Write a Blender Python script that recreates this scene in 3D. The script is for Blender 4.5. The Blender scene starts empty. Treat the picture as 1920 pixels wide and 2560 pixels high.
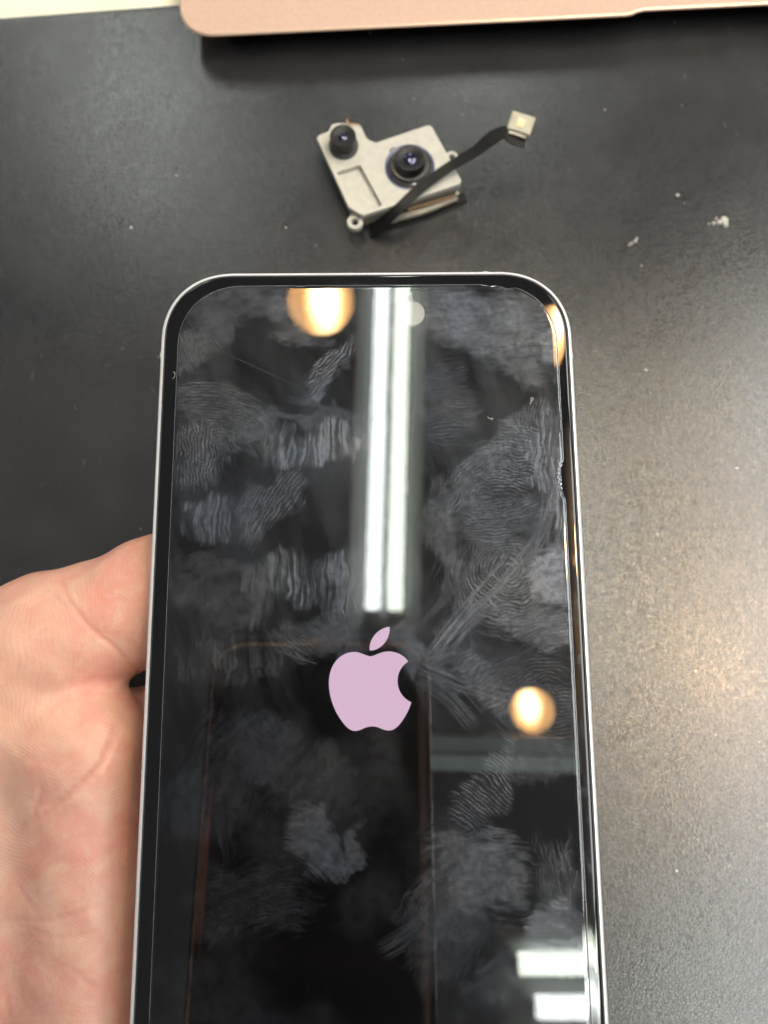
import bpy, bmesh, math, random
import numpy as np
from mathutils import Vector, Matrix
random.seed(7)
C = bpy.context.scene.collection
S = bpy.context.scene
MM = 0.001
# ------------------------------------------------------------------ camera
TH = math.radians(10.0)
CAMH = 196.0                       # mm above the bench
FPX = 1923.0
cam = bpy.data.cameras.new('camera')
camo = bpy.data.objects.new('camera', cam); C.objects.link(camo)
camo.location = (0, 0, CAMH*MM); camo.rotation_euler = (TH, 0, 0)
cam.sensor_fit = 'VERTICAL'; cam.sensor_height = 24.0; cam.lens = 24.0*FPX/2560
cam.clip_start = 0.002; cam.clip_end = 50
cam.dof.use_dof = True; cam.dof.focus_distance = 0.131; cam.dof.aperture_fstop = cam.lens/1.4
S.camera = camo
# ------------------------------------------------------------------ world + view
w = bpy.data.worlds.new('World'); S.world = w; w.use_nodes = True
w.node_tree.nodes['Background'].inputs[0].default_value = (.93, .96, 1.0, 1)
w.node_tree.nodes['Background'].inputs[1].default_value = 0.25
S.view_settings.view_transform = 'Standard'; S.view_settings.look = 'None'
S.view_settings.exposure = 0.0; S.view_settings.gamma = 1.0
S.cycles.use_denoising = True
S.cycles.max_bounces = 8
S.cycles.sample_clamp_indirect = 6.0
TUBE_L = 29.0
# ------------------------------------------------------------------ helpers
def at(px, py, z):
    """photo pixel -> point (mm) on the horizontal plane at height z (mm)"""
    u = (px-960)/FPX; v = (1280-py)/FPX
    t = (CAMH-z)/(math.cos(TH)-v*math.sin(TH))
    return np.array([u*t, (v*math.cos(TH)+math.sin(TH))*t, z])

def tag(o, label=None, cat=None, group=None, kind=None):
    if label: o['label'] = label
    if cat: o['category'] = cat
    if group: o['group'] = group
    if kind: o['kind'] = kind
    return o
def empty(name, loc=(0, 0, 0), rot=(0, 0, 0)):
    o = bpy.data.objects.new(name, None); C.objects.link(o)
    o.location = Vector(loc)*MM; o.rotation_euler = rot; o.empty_display_size = .01
    return o
def mesh(name, verts, faces, mat=None, parent=None, smooth=False, off=(0, 0, 0), sharp=None):
    m = bpy.data.meshes.new(name)
    v = (np.asarray(verts, float)-np.asarray(off, float))*MM
    m.from_pydata(v.tolist(), [], [tuple(int(i) for i in f) for f in faces])
    m.validate(); m.update()
    if smooth:
        m.polygons.foreach_set('use_smooth', [True]*len(m.polygons))
        if sharp is not None: m.set_sharp_from_angle(angle=math.radians(sharp))
    if mat: m.materials.append(mat)
    o = bpy.data.objects.new(name, m); C.objects.link(o)
    if parent: o.parent = parent
    return o
class MB:
    def __init__(s): s.v = []; s.f = []
    def add(s, v, f):
        n = len(s.v); s.v += [tuple(map(float, p)) for p in v]; s.f += [tuple(i+n for i in g) for g in f]; return s
    def loft(s, rings, cap0=True, cap1=True):
        n = len(rings[0]); v = [p for r in rings for p in r]; f = []
        for k in range(len(rings)-1):
            for i in range(n):
                j = (i+1) % n
                f.append((k*n+i, k*n+j, (k+1)*n+j, (k+1)*n+i))
        if cap0: f.append(tuple(reversed(range(n))))
        if cap1: f.append(tuple((len(rings)-1)*n+i for i in range(n)))
        return s.add(v, f)
    def box(s, c, d, R=None, bev=0.0):
        c = np.array(c, float); d = np.array(d, float)/2
        b = min(bev, d.min()*.9)
        if b > 0:
            prof = [(b, -d[2]), (0, -d[2]+b), (0, d[2]-b), (b, d[2])]
            rings = []
            for ins, z in prof:
                r = rrect(2*d[0]-2*ins, 2*d[1]-2*ins, max(b-ins, 0)+b*.3, 3)
                rings.append([(x, y, z) for x, y in r])
            v = np.array([p for r in rings for p in r])
        else:
            x, y = d[0], d[1]
            rings = [[(-x, -y, z), (x, -y, z), (x, y, z), (-x, y, z)] for z in (-d[2], d[2])]
            v = np.array([p for r in rings for p in r])
        n = len(rings[0])
        if R is not None: v = v@np.array(R).T
        v = v+c
        return s.loft([v[k*n:(k+1)*n] for k in range(len(rings))])
    def lathe(s, c, prof, n=48, R=None):
        c = np.array(c, float); rings = []
        for r, z in prof:
            a = np.linspace(0, 2*math.pi, n, endpoint=False)
            p = np.stack([r*np.cos(a), r*np.sin(a), np.full(n, z)], 1)
            if R is not None: p = p@np.array(R).T
            rings.append(p+c)
        return s.loft(rings, prof[0][0] > 1e-6 or True, True)
    def tube(s, pts, r, n=10, ry=None, up=(0, 0, 1)):
        pts = np.array(pts, float); rings = []
        rr = r if hasattr(r, '__len__') else [r]*len(pts)
        for i, p in enumerate(pts):
            t = pts[min(i+1, len(pts)-1)]-pts[max(i-1, 0)]; t = t/np.linalg.norm(t)
            a = np.cross(t, up); 
            if np.linalg.norm(a) < 1e-3: a = np.cross(t, (0, 1, 0))
            a /= np.linalg.norm(a); b = np.cross(a, t)
            k = np.linspace(0, 2*math.pi, n, endpoint=False)
            rings.append([p+a*math.cos(x)*rr[i]+b*math.sin(x)*(rr[i] if ry is None else ry) for x in k])
        return s.loft(rings)
    def build(s, name, mat=None, parent=None, smooth=False, sharp=None, off=(0, 0, 0)):
        return mesh(name, s.v, s.f, mat, parent, smooth, off, sharp)
def rrect(w_, h_, r, n=8, e=2.0):
    """rounded rectangle, counter-clockwise; e>2 gives the squarer 'continuous' corner"""
    r = min(r, w_/2-1e-4, h_/2-1e-4); out = []
    for q, (sx, sy) in enumerate([(1, 1), (-1, 1), (-1, -1), (1, -1)]):
        cx, cy = sx*(w_/2-r), sy*(h_/2-r)
        for i in range(n+1):
            a = q*math.pi/2+i/n*math.pi/2
            ca, sa = math.cos(a), math.sin(a)
            out.append((cx+r*math.copysign(abs(ca)**(2/e), ca), cy+r*math.copysign(abs(sa)**(2/e), sa)))
    return out
def slab(w_, h_, r, prof, n=10, e=2.0, c=(0, 0)):
    rings = []
    for ins, z in prof:
        rings.append([(x+c[0], y+c[1], z) for x, y in rrect(w_-2*ins, h_-2*ins, max(r-ins, .05), n, e)])
    return MB().loft(rings)
def poly_inset(P, d):
    P = np.array(P, float); n = len(P); out = []
    for i in range(n):
        a, b, c = P[i-1], P[i], P[(i+1) % n]
        u = (b-a)/np.linalg.norm(b-a); v = (c-b)/np.linalg.norm(c-b)
        n1 = np.array([-u[1], u[0]]); n2 = np.array([-v[1], v[0]])
        m = n1+n2; m /= max(np.linalg.norm(m), 1e-6)
        out.append(b+m*d/max(m@n1, .4))
    return np.array(out)
def round_poly(P, r, n=4):
    P = [np.array(p[:2], float) for p in P]; out = []
    rs = r if hasattr(r, '__len__') else [r]*len(P)
    for i in range(len(P)):
        a, b, c = P[i-1], P[i], P[(i+1) % len(P)]
        u = a-b; v = c-b; lu, lv = np.linalg.norm(u), np.linalg.norm(v)
        k = min(rs[i], lu*.45, lv*.45); p0 = b+u/lu*k; p1 = b+v/lv*k
        for j in range(n+1):
            t = j/n; out.append((1-t)**2*p0+2*t*(1-t)*b+t*t*p1)
    return np.array(out)
# ------------------------------------------------------------------ shader helpers
class X:
    """tiny wrapper so node maths can be written as expressions"""
    def __init__(s, nt, sock): s.nt = nt; s.s = sock
    def _m(s, op, *o, clamp=False):
        n = s.nt.nodes.new('ShaderNodeMath'); n.operation = op; n.use_clamp = clamp
        for i, x in enumerate((s,)+o):
            if isinstance(x, X): s.nt.links.new(x.s, n.inputs[i])
            else: n.inputs[i].default_value = x
        return X(s.nt, n.outputs[0])
    def __add__(s, o): return s._m('ADD', o)
    def __sub__(s, o): return s._m('SUBTRACT', o)
    def __mul__(s, o): return s._m('MULTIPLY', o)
    def mad(s, a, b): return s._m('MULTIPLY_ADD', a, b)
    def sin(s): return s._m('SINE')
    def max(s, o): return s._m('MAXIMUM', o)
    def pow(s, o): return s._m('POWER', o)
    def clamp(s): return s._m('ADD', 0.0, clamp=True)
    def ramp(s, a, b, c=0.0, d=1.0, smooth=True):
        n = s.nt.nodes.new('ShaderNodeMapRange'); n.interpolation_type = 'SMOOTHSTEP' if smooth else 'LINEAR'
        s.nt.links.new(s.s, n.inputs[0])
        for i, v in enumerate((a, b, c, d)): n.inputs[1+i].default_value = v
        return X(s.nt, n.outputs[0])
def newmat(name):
    m = bpy.data.materials.new(name); m.use_nodes = True; nt = m.node_tree
    return m, nt, nt.nodes['Principled BSDF']
def noise(nt, vec, scale, detail=2, rough=.5, dist=0, color=False, dim='3D'):
    n = nt.nodes.new('ShaderNodeTexNoise'); n.noise_dimensions = dim
    n.inputs['Scale'].default_value = scale; n.inputs['Detail'].default_value = detail
    n.inputs['Roughness'].default_value = rough; n.inputs['Distortion'].default_value = dist
    nt.links.new(vec, n.inputs['Vector'])
    return n.outputs['Color'] if color else X(nt, n.outputs['Fac'])
def objco(nt): return nt.nodes.new('ShaderNodeTexCoord').outputs['Object']
def mapping(nt, vec, loc=(0, 0, 0), rot=0, sc=(1, 1, 1), typ='POINT'):
    n = nt.nodes.new('ShaderNodeMapping'); n.vector_type = typ
    n.inputs['Location'].default_value = loc; n.inputs['Rotation'].default_value = (0, 0, rot); n.inputs['Scale'].default_value = sc
    nt.links.new(vec, n.inputs['Vector']); return n.outputs[0]
def vm(nt, op, a, b=None, out=0):
    n = nt.nodes.new('ShaderNodeVectorMath'); n.operation = op
    for i, x in enumerate((a, b)):
        if x is None: continue
        if isinstance(x, tuple): n.inputs[i].default_value = x
        elif isinstance(x, float): n.inputs['Scale'].default_value = x
        else: nt.links.new(x, n.inputs[i])
    return n.outputs[out]
def vlen(nt, a): return X(nt, vm(nt, 'LENGTH', a, out='Value'))
def mixc(nt, f, a, b):
    n = nt.nodes.new('ShaderNodeMix'); n.data_type = 'RGBA'
    if isinstance(f, X): nt.links.new(f.s, n.inputs[0])
    else: n.inputs[0].default_value = f
    for i, c in ((6, a), (7, b)):
        if isinstance(c, tuple): n.inputs[i].default_value = (*c[:3], 1)
        else: nt.links.new(c, n.inputs[i])
    return n.outputs[2]
def bump(nt, bs, h, strength, dist, prev=None):
    b = nt.nodes.new('ShaderNodeBump'); b.inputs['Strength'].default_value = strength; b.inputs['Distance'].default_value = dist
    nt.links.new(h.s if isinstance(h, X) else h, b.inputs['Height'])
    if prev is not None: nt.links.new(prev, b.inputs['Normal'])
    if bs is not None: nt.links.new(b.outputs[0], bs.inputs['Normal'])
    return b.outputs[0]
def plain(name, col, rough=.5, metal=0, spec=.5, var=.06, scale=300, bmp=0.0, coat=0):
    m, nt, bs = newmat(name); co = objco(nt)
    nz = noise(nt, co, scale, 4)
    c2 = tuple(max(0, min(1, c*(1-var*2))) for c in col)
    nt.links.new(mixc(nt, nz.ramp(.35, .7), col, c2), bs.inputs['Base Color'])
    nt.links.new(nz.ramp(.2, .8, rough*.85, min(1, rough*1.15)).s, bs.inputs['Roughness'])
    bs.inputs['Metallic'].default_value = metal; bs.inputs['Specular IOR Level'].default_value = spec
    bs.inputs['Coat Weight'].default_value = coat
    if bmp: bump(nt, bs, noise(nt, co, scale*3, 3), bmp, .0001)
    return m
def emis(name, col, strength):
    m = bpy.data.materials.new(name); m.use_nodes = True; nt = m.node_tree
    nt.nodes.remove(nt.nodes['Principled BSDF'])
    e = nt.nodes.new('ShaderNodeEmission'); e.inputs[0].default_value = (*col, 1); e.inputs[1].default_value = strength
    nt.links.new(e.outputs[0], nt.nodes['Material Output'].inputs[0]); return m
def link(o, m):
    o.data.materials.clear(); o.data.materials.append(m)

# ================================================================== phone pose
PC = np.array([-2.57, -7.96, 70.3])
PROT = (math.radians(-.26), math.radians(.09), math.radians(.44))
PM = np.array(Matrix.Rotation(PROT[2], 3, 'Z') @ Matrix.Rotation(PROT[1], 3, 'Y') @ Matrix.Rotation(PROT[0], 3, 'X'))
def phl(px, py, h=.4):
    """photo pixel -> phone-local xy in mm on its front surface"""
    u = (px-960)/FPX; v = (1280-py)/FPX
    d = np.array([u, v*math.cos(TH)+math.sin(TH), -math.cos(TH)+v*math.sin(TH)])
    o = PM.T@(np.array([0, 0, CAMH])-PC); d = PM.T@d
    t = (h-o[2])/d[2]; return (o+d*t)[:2]

# ================================================================== materials
# work mat: black, leather-grained
def mat_workmat():
    m, nt, bs = newmat('black_mat_grain'); co = objco(nt)
    big = noise(nt, co, 14, 5, .6); mid = noise(nt, co, 60, 4, .55); fine = noise(nt, co, 900, 3, .6)
    dust = noise(nt, mapping(nt, co, rot=.5, sc=(1, .35, 1)), 420, 4, .7)
    c = mixc(nt, (big*.6+mid*.4).ramp(.35, .65), (.012, .012, .013), (.022, .022, .023))
    c = mixc(nt, dust.ramp(.62, .8, 0, .35), c, (.16, .16, .15))
    nt.links.new(c, bs.inputs['Base Color'])
    nt.links.new((big*.5+mid*.5).ramp(.25, .75, .20, .28).s, bs.inputs['Roughness'])
    bs.inputs['Specular IOR Level'].default_value = 1.0
    v = nt.nodes.new('ShaderNodeTexVoronoi'); v.feature = 'DISTANCE_TO_EDGE'; v.inputs['Scale'].default_value = 1500
    wc = vm(nt, 'ADD', co, vm(nt, 'SCALE', noise(nt, co, 700, 2, color=True), .0009))
    nt.links.new(wc, v.inputs['Vector'])
    vd = X(nt, v.outputs['Distance']).ramp(0, .28)
    h = vd*.6+noise(nt, wc, 1700, 3, .6)*.8
    bump(nt, bs, h, .17, .00018)
    pit = h.ramp(.62, 1.15)                                     # grain tops lighter and shinier than the pits, in place of deeper bump
    nt.links.new((pit*.35+.78).clamp().s, bs.inputs['Specular IOR Level'])
    c = mixc(nt, pit*.6, c, (.034, .034, .034)); nt.links.new(c, bs.inputs['Base Color'])
    return m
M = {}
M['mat'] = mat_workmat()
M['mat_edge'] = plain('mat_cut_edge', (.10, .13, .09), .7)
M['desk'] = plain('cream_laminate', (.80, .78, .62), .45, var=.08, scale=30)
M['rose'] = plain('rose_gold_aluminium', (.55, .375, .29), .5, metal=.15, var=.03, scale=900, bmp=.10)
M['rose_edge'] = plain('rose_gold_polished_edge', (.70, .50, .36), .35, metal=.5, var=.03, scale=900)
M['pad'] = plain('trackpad_glass', (.62, .40, .30), .45, metal=.1, var=.02, scale=200)
M['rubber'] = plain('black_rubber', (.02, .02, .02), .7)
M['silver'] = plain('satin_silver_aluminium', (.93, .93, .96), .45, metal=.6, var=.03, scale=700)
M['gasket'] = plain('dark_gasket', (.015, .015, .016), .5)
M['band'] = plain('pale_antenna_plastic', (.42, .46, .44), .5, spec=.3)
M['backglass'] = plain('phone_back_glass', (.72, .70, .78), .2, coat=.5)
M['plate'] = plain('cream_nickel_plate', (.48, .465, .41), .5, metal=.1, var=.05, scale=500, bmp=.05)
M['plate_wall'] = plain('steel_side', (.40, .37, .31), .45, metal=.6, var=.12, scale=250)
M['blackm'] = plain('black_lens_barrel', (.008, .008, .009), .4, spec=.3)
M['blackring'] = plain('grey_black_ring', (.07, .07, .072), .3, metal=.3)
M['bluering'] = plain('purplish_blue_coated_ring', (.10, .11, .20), .35, metal=.7)
M['flex'] = plain('black_flex_film', (.008, .008, .008), .55, spec=.25, var=.2, scale=300)
M['copper'] = plain('bare_copper', (.85, .45, .18), .35, metal=.9)
M['brown'] = plain('brown_flex', (.22, .13, .07), .4)
M['conn'] = plain('ivory_connector_cap', (.46, .43, .33), .55, metal=.05, bmp=.1)
M['gold'] = plain('gold_pad', (.55, .47, .29), .4, metal=.4)
M['white_enamel'] = plain('white_enamel_housing', (.90, .94, .91), .6)
M['tube'] = emis('fluorescent_glow', (.98, 1.0, .98), TUBE_L)
M['tube_g'] = emis('fluorescent_glow_greenish', (.95, 1.0, .88), TUBE_L)
M['cap'] = plain('tube_end_cap', (.6, .6, .6), .4, metal=.8)
M['warmshade'] = emis('warm_lamp_shade', (1.0, .60, .24), 20)
M['warmbulb'] = emis('warm_bulb', (1.0, .74, .36), 120)
M['dust'] = plain('pale_dust', (.46, .45, .40), .8)
def mat_lens():
    m, nt, bs = newmat('coated_lens_glass')
    bs.inputs['Base Color'].default_value = (.004, .004, .012, 1); bs.inputs['Roughness'].default_value = .04
    bs.inputs['Specular IOR Level'].default_value = .7; bs.inputs['Coat Weight'].default_value = 1
    bs.inputs['Coat Tint'].default_value = (.5, .5, 1, 1); return m
M['lens'] = mat_lens()
def mat_black_glass(name, spec, rough=.03):
    m, nt, bs = newmat(name); co = objco(nt)
    nz = noise(nt, co, 260, 5, .7)
    bs.inputs['Base Color'].default_value = (.003, .003, .0035, 1)
    nt.links.new(nz.ramp(.5, .8, rough, rough+.08).s, bs.inputs['Roughness'])
    bs.inputs['Specular IOR Level'].default_value = spec
    return m
M['bezel'] = mat_black_glass('black_front_glass', .5)
M['display'] = mat_black_glass('black_display', .02, .3)
M['emblem'] = emis('lit_pink_emblem', (.690, .475, .625), 1.03)

# -------- skin grease on the screen protector, laid down print by print (values per vertex, in mm space)
def vnoise(x, y, seed):
    xi = np.floor(x).astype(np.int64); yi = np.floor(y).astype(np.int64); fx = x-xi; fy = y-yi
    fx = fx*fx*(3-2*fx); fy = fy*fy*(3-2*fy)
    def hsh(a, b):
        n = (a*73856093) ^ (b*19349663) ^ (seed*83492791)
        n = (n ^ (n >> 13))*1274126177 & 0x7fffffff
        n = (n ^ (n >> 16))*668265263 & 0x7fffffff
        return ((n >> 7) & 0xffff)/65535.0
    return (hsh(xi, yi)*(1-fx)+hsh(xi+1, yi)*fx)*(1-fy)+(hsh(xi, yi+1)*(1-fx)+hsh(xi+1, yi+1)*fx)*fy
def fbm(x, y, seed, oct=4, g=.5):
    t = 0; a = 1; n = 0
    for k in range(oct): t = t+a*vnoise(x*2**k+k*17.3, y*2**k-k*9.1, seed+k); n += a; a *= g
    return t/n
def sstep(a, b, x):
    t = np.clip((x-a)/(b-a), 0, 1); return t*t*(3-2*t)
PRINTS = [  # px, py, half-length, half-width, angle, core offset px, ridge period mm, strength, ridge depth, kind
     (475, 880, 78, 45, 60, (-380, 200), .50, .60, .8, 'r'), (620, 765, 190, 52, -8, (900, 2500), .7, .34, .35, 's'),
     (520, 810, 70, 60, 40, (-500, 500), .50, .40, .7, 'r'), (700, 800, 115, 42, -28, (60, -300), .46, .60, .6, 'r'),
     (815, 915, 105, 46, 58, (-480, -420), .52, .95, .95, 'r'), (560, 1040, 145, 95, -25, (-60, 210), .50, .50, .75, 'r'),
     (500, 1130, 75, 90, 80, (1400, 0), .55, .55, .85, 'r'), (655, 1060, 55, 65, -50, (-260, 160), .50, .5, .8, 'r'),
     (800, 1112, 150, 50, 6, (2400, 60), .46, .95, .55, 'd'), (668, 1250, 55, 120, -28, (420, 260), .60, .52, .8, 'r'),
     (520, 1290, 75, 62, 60, (1200, 100), .5, .62, .65, 'd'), (800, 1050, 190, 18, -4, (0, 2600), .8, .26, .5, 's'),
     (760, 1440, 140, 62, 12, (2400, 80), .55, .55, .6, 'd'), (640, 1490, 60, 95, 10, (1600, 80), .8, .30, .35, 'd'),
     (860, 1500, 60, 75, 0, (1800, 20), .45, .45, .7, 'd'),
     (540, 1480, 135, 88, -20, (200, 500), .50, .20, .5, 's'), (800, 1600, 110, 60, 20, (120, -190), .5, .36, .7, 'r'),
     (560, 1650, 150, 65, 0, (2200, 0), .7, .20, .4, 'd'), (870, 1600, 60, 90, -20, (1500, 500), .6, .26, .4, 's'),
     (1215, 800, 180, 100, -14, (160, 1500), .55, .66, .38, 's'), (1120, 760, 100, 75, 20, (-120, 60), .50, .42, .6, 'r'),
     (1300, 905, 90, 60, -35, (200, 1500), .5, .50, .3, 's'), (1120, 1010, 70, 110, 0, (-60, -380), .48, .30, .9, 'r'),
     (1205, 1180, 62, 150, -35, (300, 330), .50, .58, .8, 'r'), (1290, 1130, 115, 95, 15, (-30, 230), .55, .62, .95, 'r'),
     (1255, 1290, 115, 75, 10, (-40, -300), .50, .50, .85, 'r'), (1340, 1060, 60, 70, -20, (2000, 200), .6, .50, .9, 'r'),
     (1110, 1320, 48, 120, 14, (2000, 100), .40, .36, .3, 's'),
     (1245, 1470, 135, 105, -12, (30, -50), .62, .60, .85, 'r'), (1375, 1440, 60, 75, 20, (200, 900), .5, .90, .15, 's'),
     (1140, 1500, 45, 120, 4, (1600, 0), .50, .34, .5, 'd'), (1340, 1560, 115, 48, -10, (300, 900), .5, .55, .5, 'r'),
     (1170, 1700, 135, 50, -35, (-420, -760), .8, .42, .6, 'r'), (1300, 1680, 120, 80, 10, (100, 180), .6, .26, .8, 'r'),
     (1350, 1790, 110, 70, 0, (60, -120), .6, .32, .8, 'r'),
     (1220, 1960, 48, 135, -32, (-330, 520), .60, .50, .9, 'r'), (1340, 1900, 90, 60, 0, (2000, 0), .55, .22, .6, 's'),
     (780, 2080, 62, 72, 20, (-60, 140), .46, .55, .35, 'r'), (855, 2130, 80, 26, 38, (-900, 1300), .45, .50, .4, 's'),
     (1195, 2180, 125, 85, -35, (60, 340), .50, .62, .25, 's'), (1090, 2260, 85, 90, 40, (300, 300), .5, .40, .5, 'r'),
     (1395, 2330, 80, 62, -8, (-60, 160), .6, 1.0, .3, 'r'), (1300, 2450, 130, 70, 10, (500, 900), .7, .24, .4, 's'),
     (1370, 2200, 45, 80, 10, (-900, 100), .55, .36, .9, 'r'), (620, 2260, 150, 90, 0, (100, 300), .52, .20, .5, 'r'),
     (520, 2000, 110, 130, 20, (500, 100), .5, .14, .4, 's'), (1392, 850, 40, 85, 5, (900, 0), .6, .70, .05, 's'),
     (1385, 1220, 40, 240, 4, (2500, 40), .45, .85, .2, 'd'), (1418, 1080, 20, 130, 2, (2500, 0), .4, .45, .2, 'd'),
     (925, 1440, 120, 100, 0, (3000, 0), .55, .24, .3, 'd'), (700, 1900, 200, 80, -25, (900, 900), .6, .16, .4, 's'),
     (1035, 760, 110, 60, 0, (0, 2500), .5, .30, .4, 's'), (1120, 2330, 70, 150, -30, (900, 600), .6, .2, .4, 's'),
     (1425, 2200, 14, 110, 0, (2500, 0), .5, .45, .3, 'd'), (1040, 1620, 40, 70, 0, (900, 300), .5, .34, .5, 's'),
]
def smudge(xy):
    x, y = xy[:, 0], xy[:, 1]; tot = np.zeros(len(x))
    wx = (fbm(x*.35, y*.35, 11, 3)-.5)*1.6; wy = (fbm(x*.35, y*.35, 29, 3)-.5)*1.6
    bx = (fbm(x*.20, y*.20, 41, 4, .5)-.5)*7; by = (fbm(x*.20, y*.20, 57, 4, .5)-.5)*7
    k1 = 1/14.9
    for k, (px, py, a, b, ang, core, per, st, dep, kind) in enumerate(PRINTS):
        c = phl(px, py); a *= k1; b *= k1; R = max(a, b)*1.7+2
        m = (abs(x-c[0]) < R) & (abs(y-c[1]) < R)
        X_, Y_ = x[m], y[m]; ca, sa = math.cos(math.radians(ang)), math.sin(math.radians(ang))
        dx, dy = X_+bx[m]-c[0], Y_+by[m]-c[1]
        q = np.hypot((dx*ca+dy*sa)/a, (-dx*sa+dy*ca)/b)
        cc = phl(px+core[0], py+core[1]); ex, ey = X_+wx[m]-cc[0], Y_+wy[m]-cc[1]
        d = np.hypot(ex, ey); R0 = np.hypot(*(c-cc))+.5; s_ = np.arctan2(ey, ex)*R0
        an = vnoise(d/(per*.55), s_*.55, 100+k); an2 = fbm(d/.9, s_*.22, 300+k, 3)
        edge = 1.0+(an-.5)*.34
        mask = sstep(edge+.16, edge-.38, q)
        rid = .5+.5*np.sin(2*math.pi*d/per+2.2*(vnoise(d*.6, s_*.35, 500+k)-.5))
        br = sstep(.18, .5, vnoise(d/per*1.0, s_*1.1, 700+k))           # ridges broken by pores
        if kind == 'r': dep *= .92; tex = (1-dep)+dep*sstep(.20, .85, rid)*(.4+.6*br); tex = tex*(.55+.8*an2)
        elif kind == 'd': tex = (.25+1.25*sstep(.32, .78, fbm(d/(per*.8), s_*.18, 800+k, 3, .6)))*(.6+.4*rid)
        else: tex = (.45+.9*an2)*(.75+.5*fbm(X_*2.2, Y_*2.2, 900+k, 3, .7))*(1-dep*.45*(1-rid))
        tot[m] = np.maximum(tot[m], mask*tex*st)+.18*np.minimum(tot[m], mask*tex*st)
    gr = fbm(x*1.6, y*1.6, 77, 4, .65); tot = tot*(.68+.62*sstep(.25, .75, gr))
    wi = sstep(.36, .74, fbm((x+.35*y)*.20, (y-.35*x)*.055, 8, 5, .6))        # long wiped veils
    wi = wi*sstep(-22, 20, y+6*np.sin(x*.2))  # veils thin out low on the screen, standing in for shade there
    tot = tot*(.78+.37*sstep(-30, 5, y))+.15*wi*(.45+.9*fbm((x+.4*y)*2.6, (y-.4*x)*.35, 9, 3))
    tot = tot+.10*sstep(.40, .75, fbm(x*.10, y*.10, 5, 5))*(.4+fbm(x*.9, y*.9, 6, 4))
    for n, (x0, y0, x1, y1, wd, st) in enumerate([(1345, 1340, 1085, 1665, 30, .85), (1050, 1655, 1300, 1750, 24, .6), (1040, 1570, 1330, 1250, 20, .3), (1400, 1080, 1340, 1420, 34, .7),
                      (720, 1000, 960, 1060, 14, .35), (1385, 2110, 1440, 2330, 18, .35), (960, 2380, 1080, 2270, 26, .25), (1020, 690, 1300, 705, 10, .6), (480, 715, 760, 725, 12, .3),
                      (1060, 1560, 1230, 1340, 60, .16), (1050, 1690, 1190, 1810, 40, .3)]):
        a = phl(x0, y0); b = phl(x1, y1); v = b-a; ln = np.linalg.norm(v); u = v/ln
        t = ((x-a[0])*u[0]+(y-a[1])*u[1])/ln; w_ = (-(x-a[0])*u[1]+(y-a[1])*u[0])*14.9/wd
        w_ = w_+.5*np.sin(t*2.1+n)
        ms = sstep(-.12, .15, t)*sstep(1.12, .85, t)*sstep(1.15, .7, abs(w_))
        tot = np.maximum(tot, ms*st*sstep(.38, .66, fbm(w_*wd*.22, t*ln*.10, 1200+n, 3, .7))*(.5+fbm(x, y, 1300+n, 3)))
    # one long curved wipe from the right edge down towards the emblem
    A = [phl(*p) for p in ((1408, 1060), (1395, 1200), (1350, 1340), (1260, 1470), (1150, 1580), (1050, 1668))]
    best = np.full(len(x), 1e9); tt = np.zeros(len(x)); sg = np.zeros(len(x))
    for i in range(len(A)-1):
        v = A[i+1]-A[i]; t = np.clip(((x-A[i][0])*v[0]+(y-A[i][1])*v[1])/(v@v), 0, 1)
        ox, oy = x-A[i][0]-t*v[0], y-A[i][1]-t*v[1]; dd = np.hypot(ox, oy); m = dd < best
        best[m] = dd[m]; tt[m] = i+t[m]; sg[m] = ((v[0]*oy-v[1]*ox)/np.linalg.norm(v))[m]
    wv = 2.9-.25*tt
    tot = np.maximum(tot, .62*sstep(wv, wv*.45, best)*sstep(5.0, 3.6, tt)*(.35+.85*sstep(.35, .68, fbm(sg*3.1+3, tt*.7, 1400, 3, .65))))
    for (x0, y0, x1, y1, st) in [(520, 862, 745, 968, .30), (1245, 1203, 1370, 1188, .9), (1000, 1140, 1070, 1170, .5), (1262, 715, 1266, 775, .9), (1120, 1628, 1330, 1390, .5),
                                 (1100, 1600, 1180, 1530, .5), (690, 1625, 790, 1660, .5), (980, 1110, 1010, 1170, .3), (1120, 1380, 1138, 1410, .5)]:
        a = phl(x0, y0); b = phl(x1, y1); v = b-a; L_ = v@v
        t = np.clip(((x-a[0])*v[0]+(y-a[1])*v[1])/L_, 0, 1); d = np.hypot(x-a[0]-t*v[0]+wx*.08, y-a[1]-t*v[1]+wy*.08)
        tot = np.maximum(tot, st*sstep(.13, .03, d))
    rg = np.random.RandomState(9)                                           # fine dust caught on the film
    sp = vnoise(x*4.1, y*4.1, 1500); tot = np.maximum(tot, .5*sstep(.985, .999, sp))
    return np.clip(tot, 0, 1.25)
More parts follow.
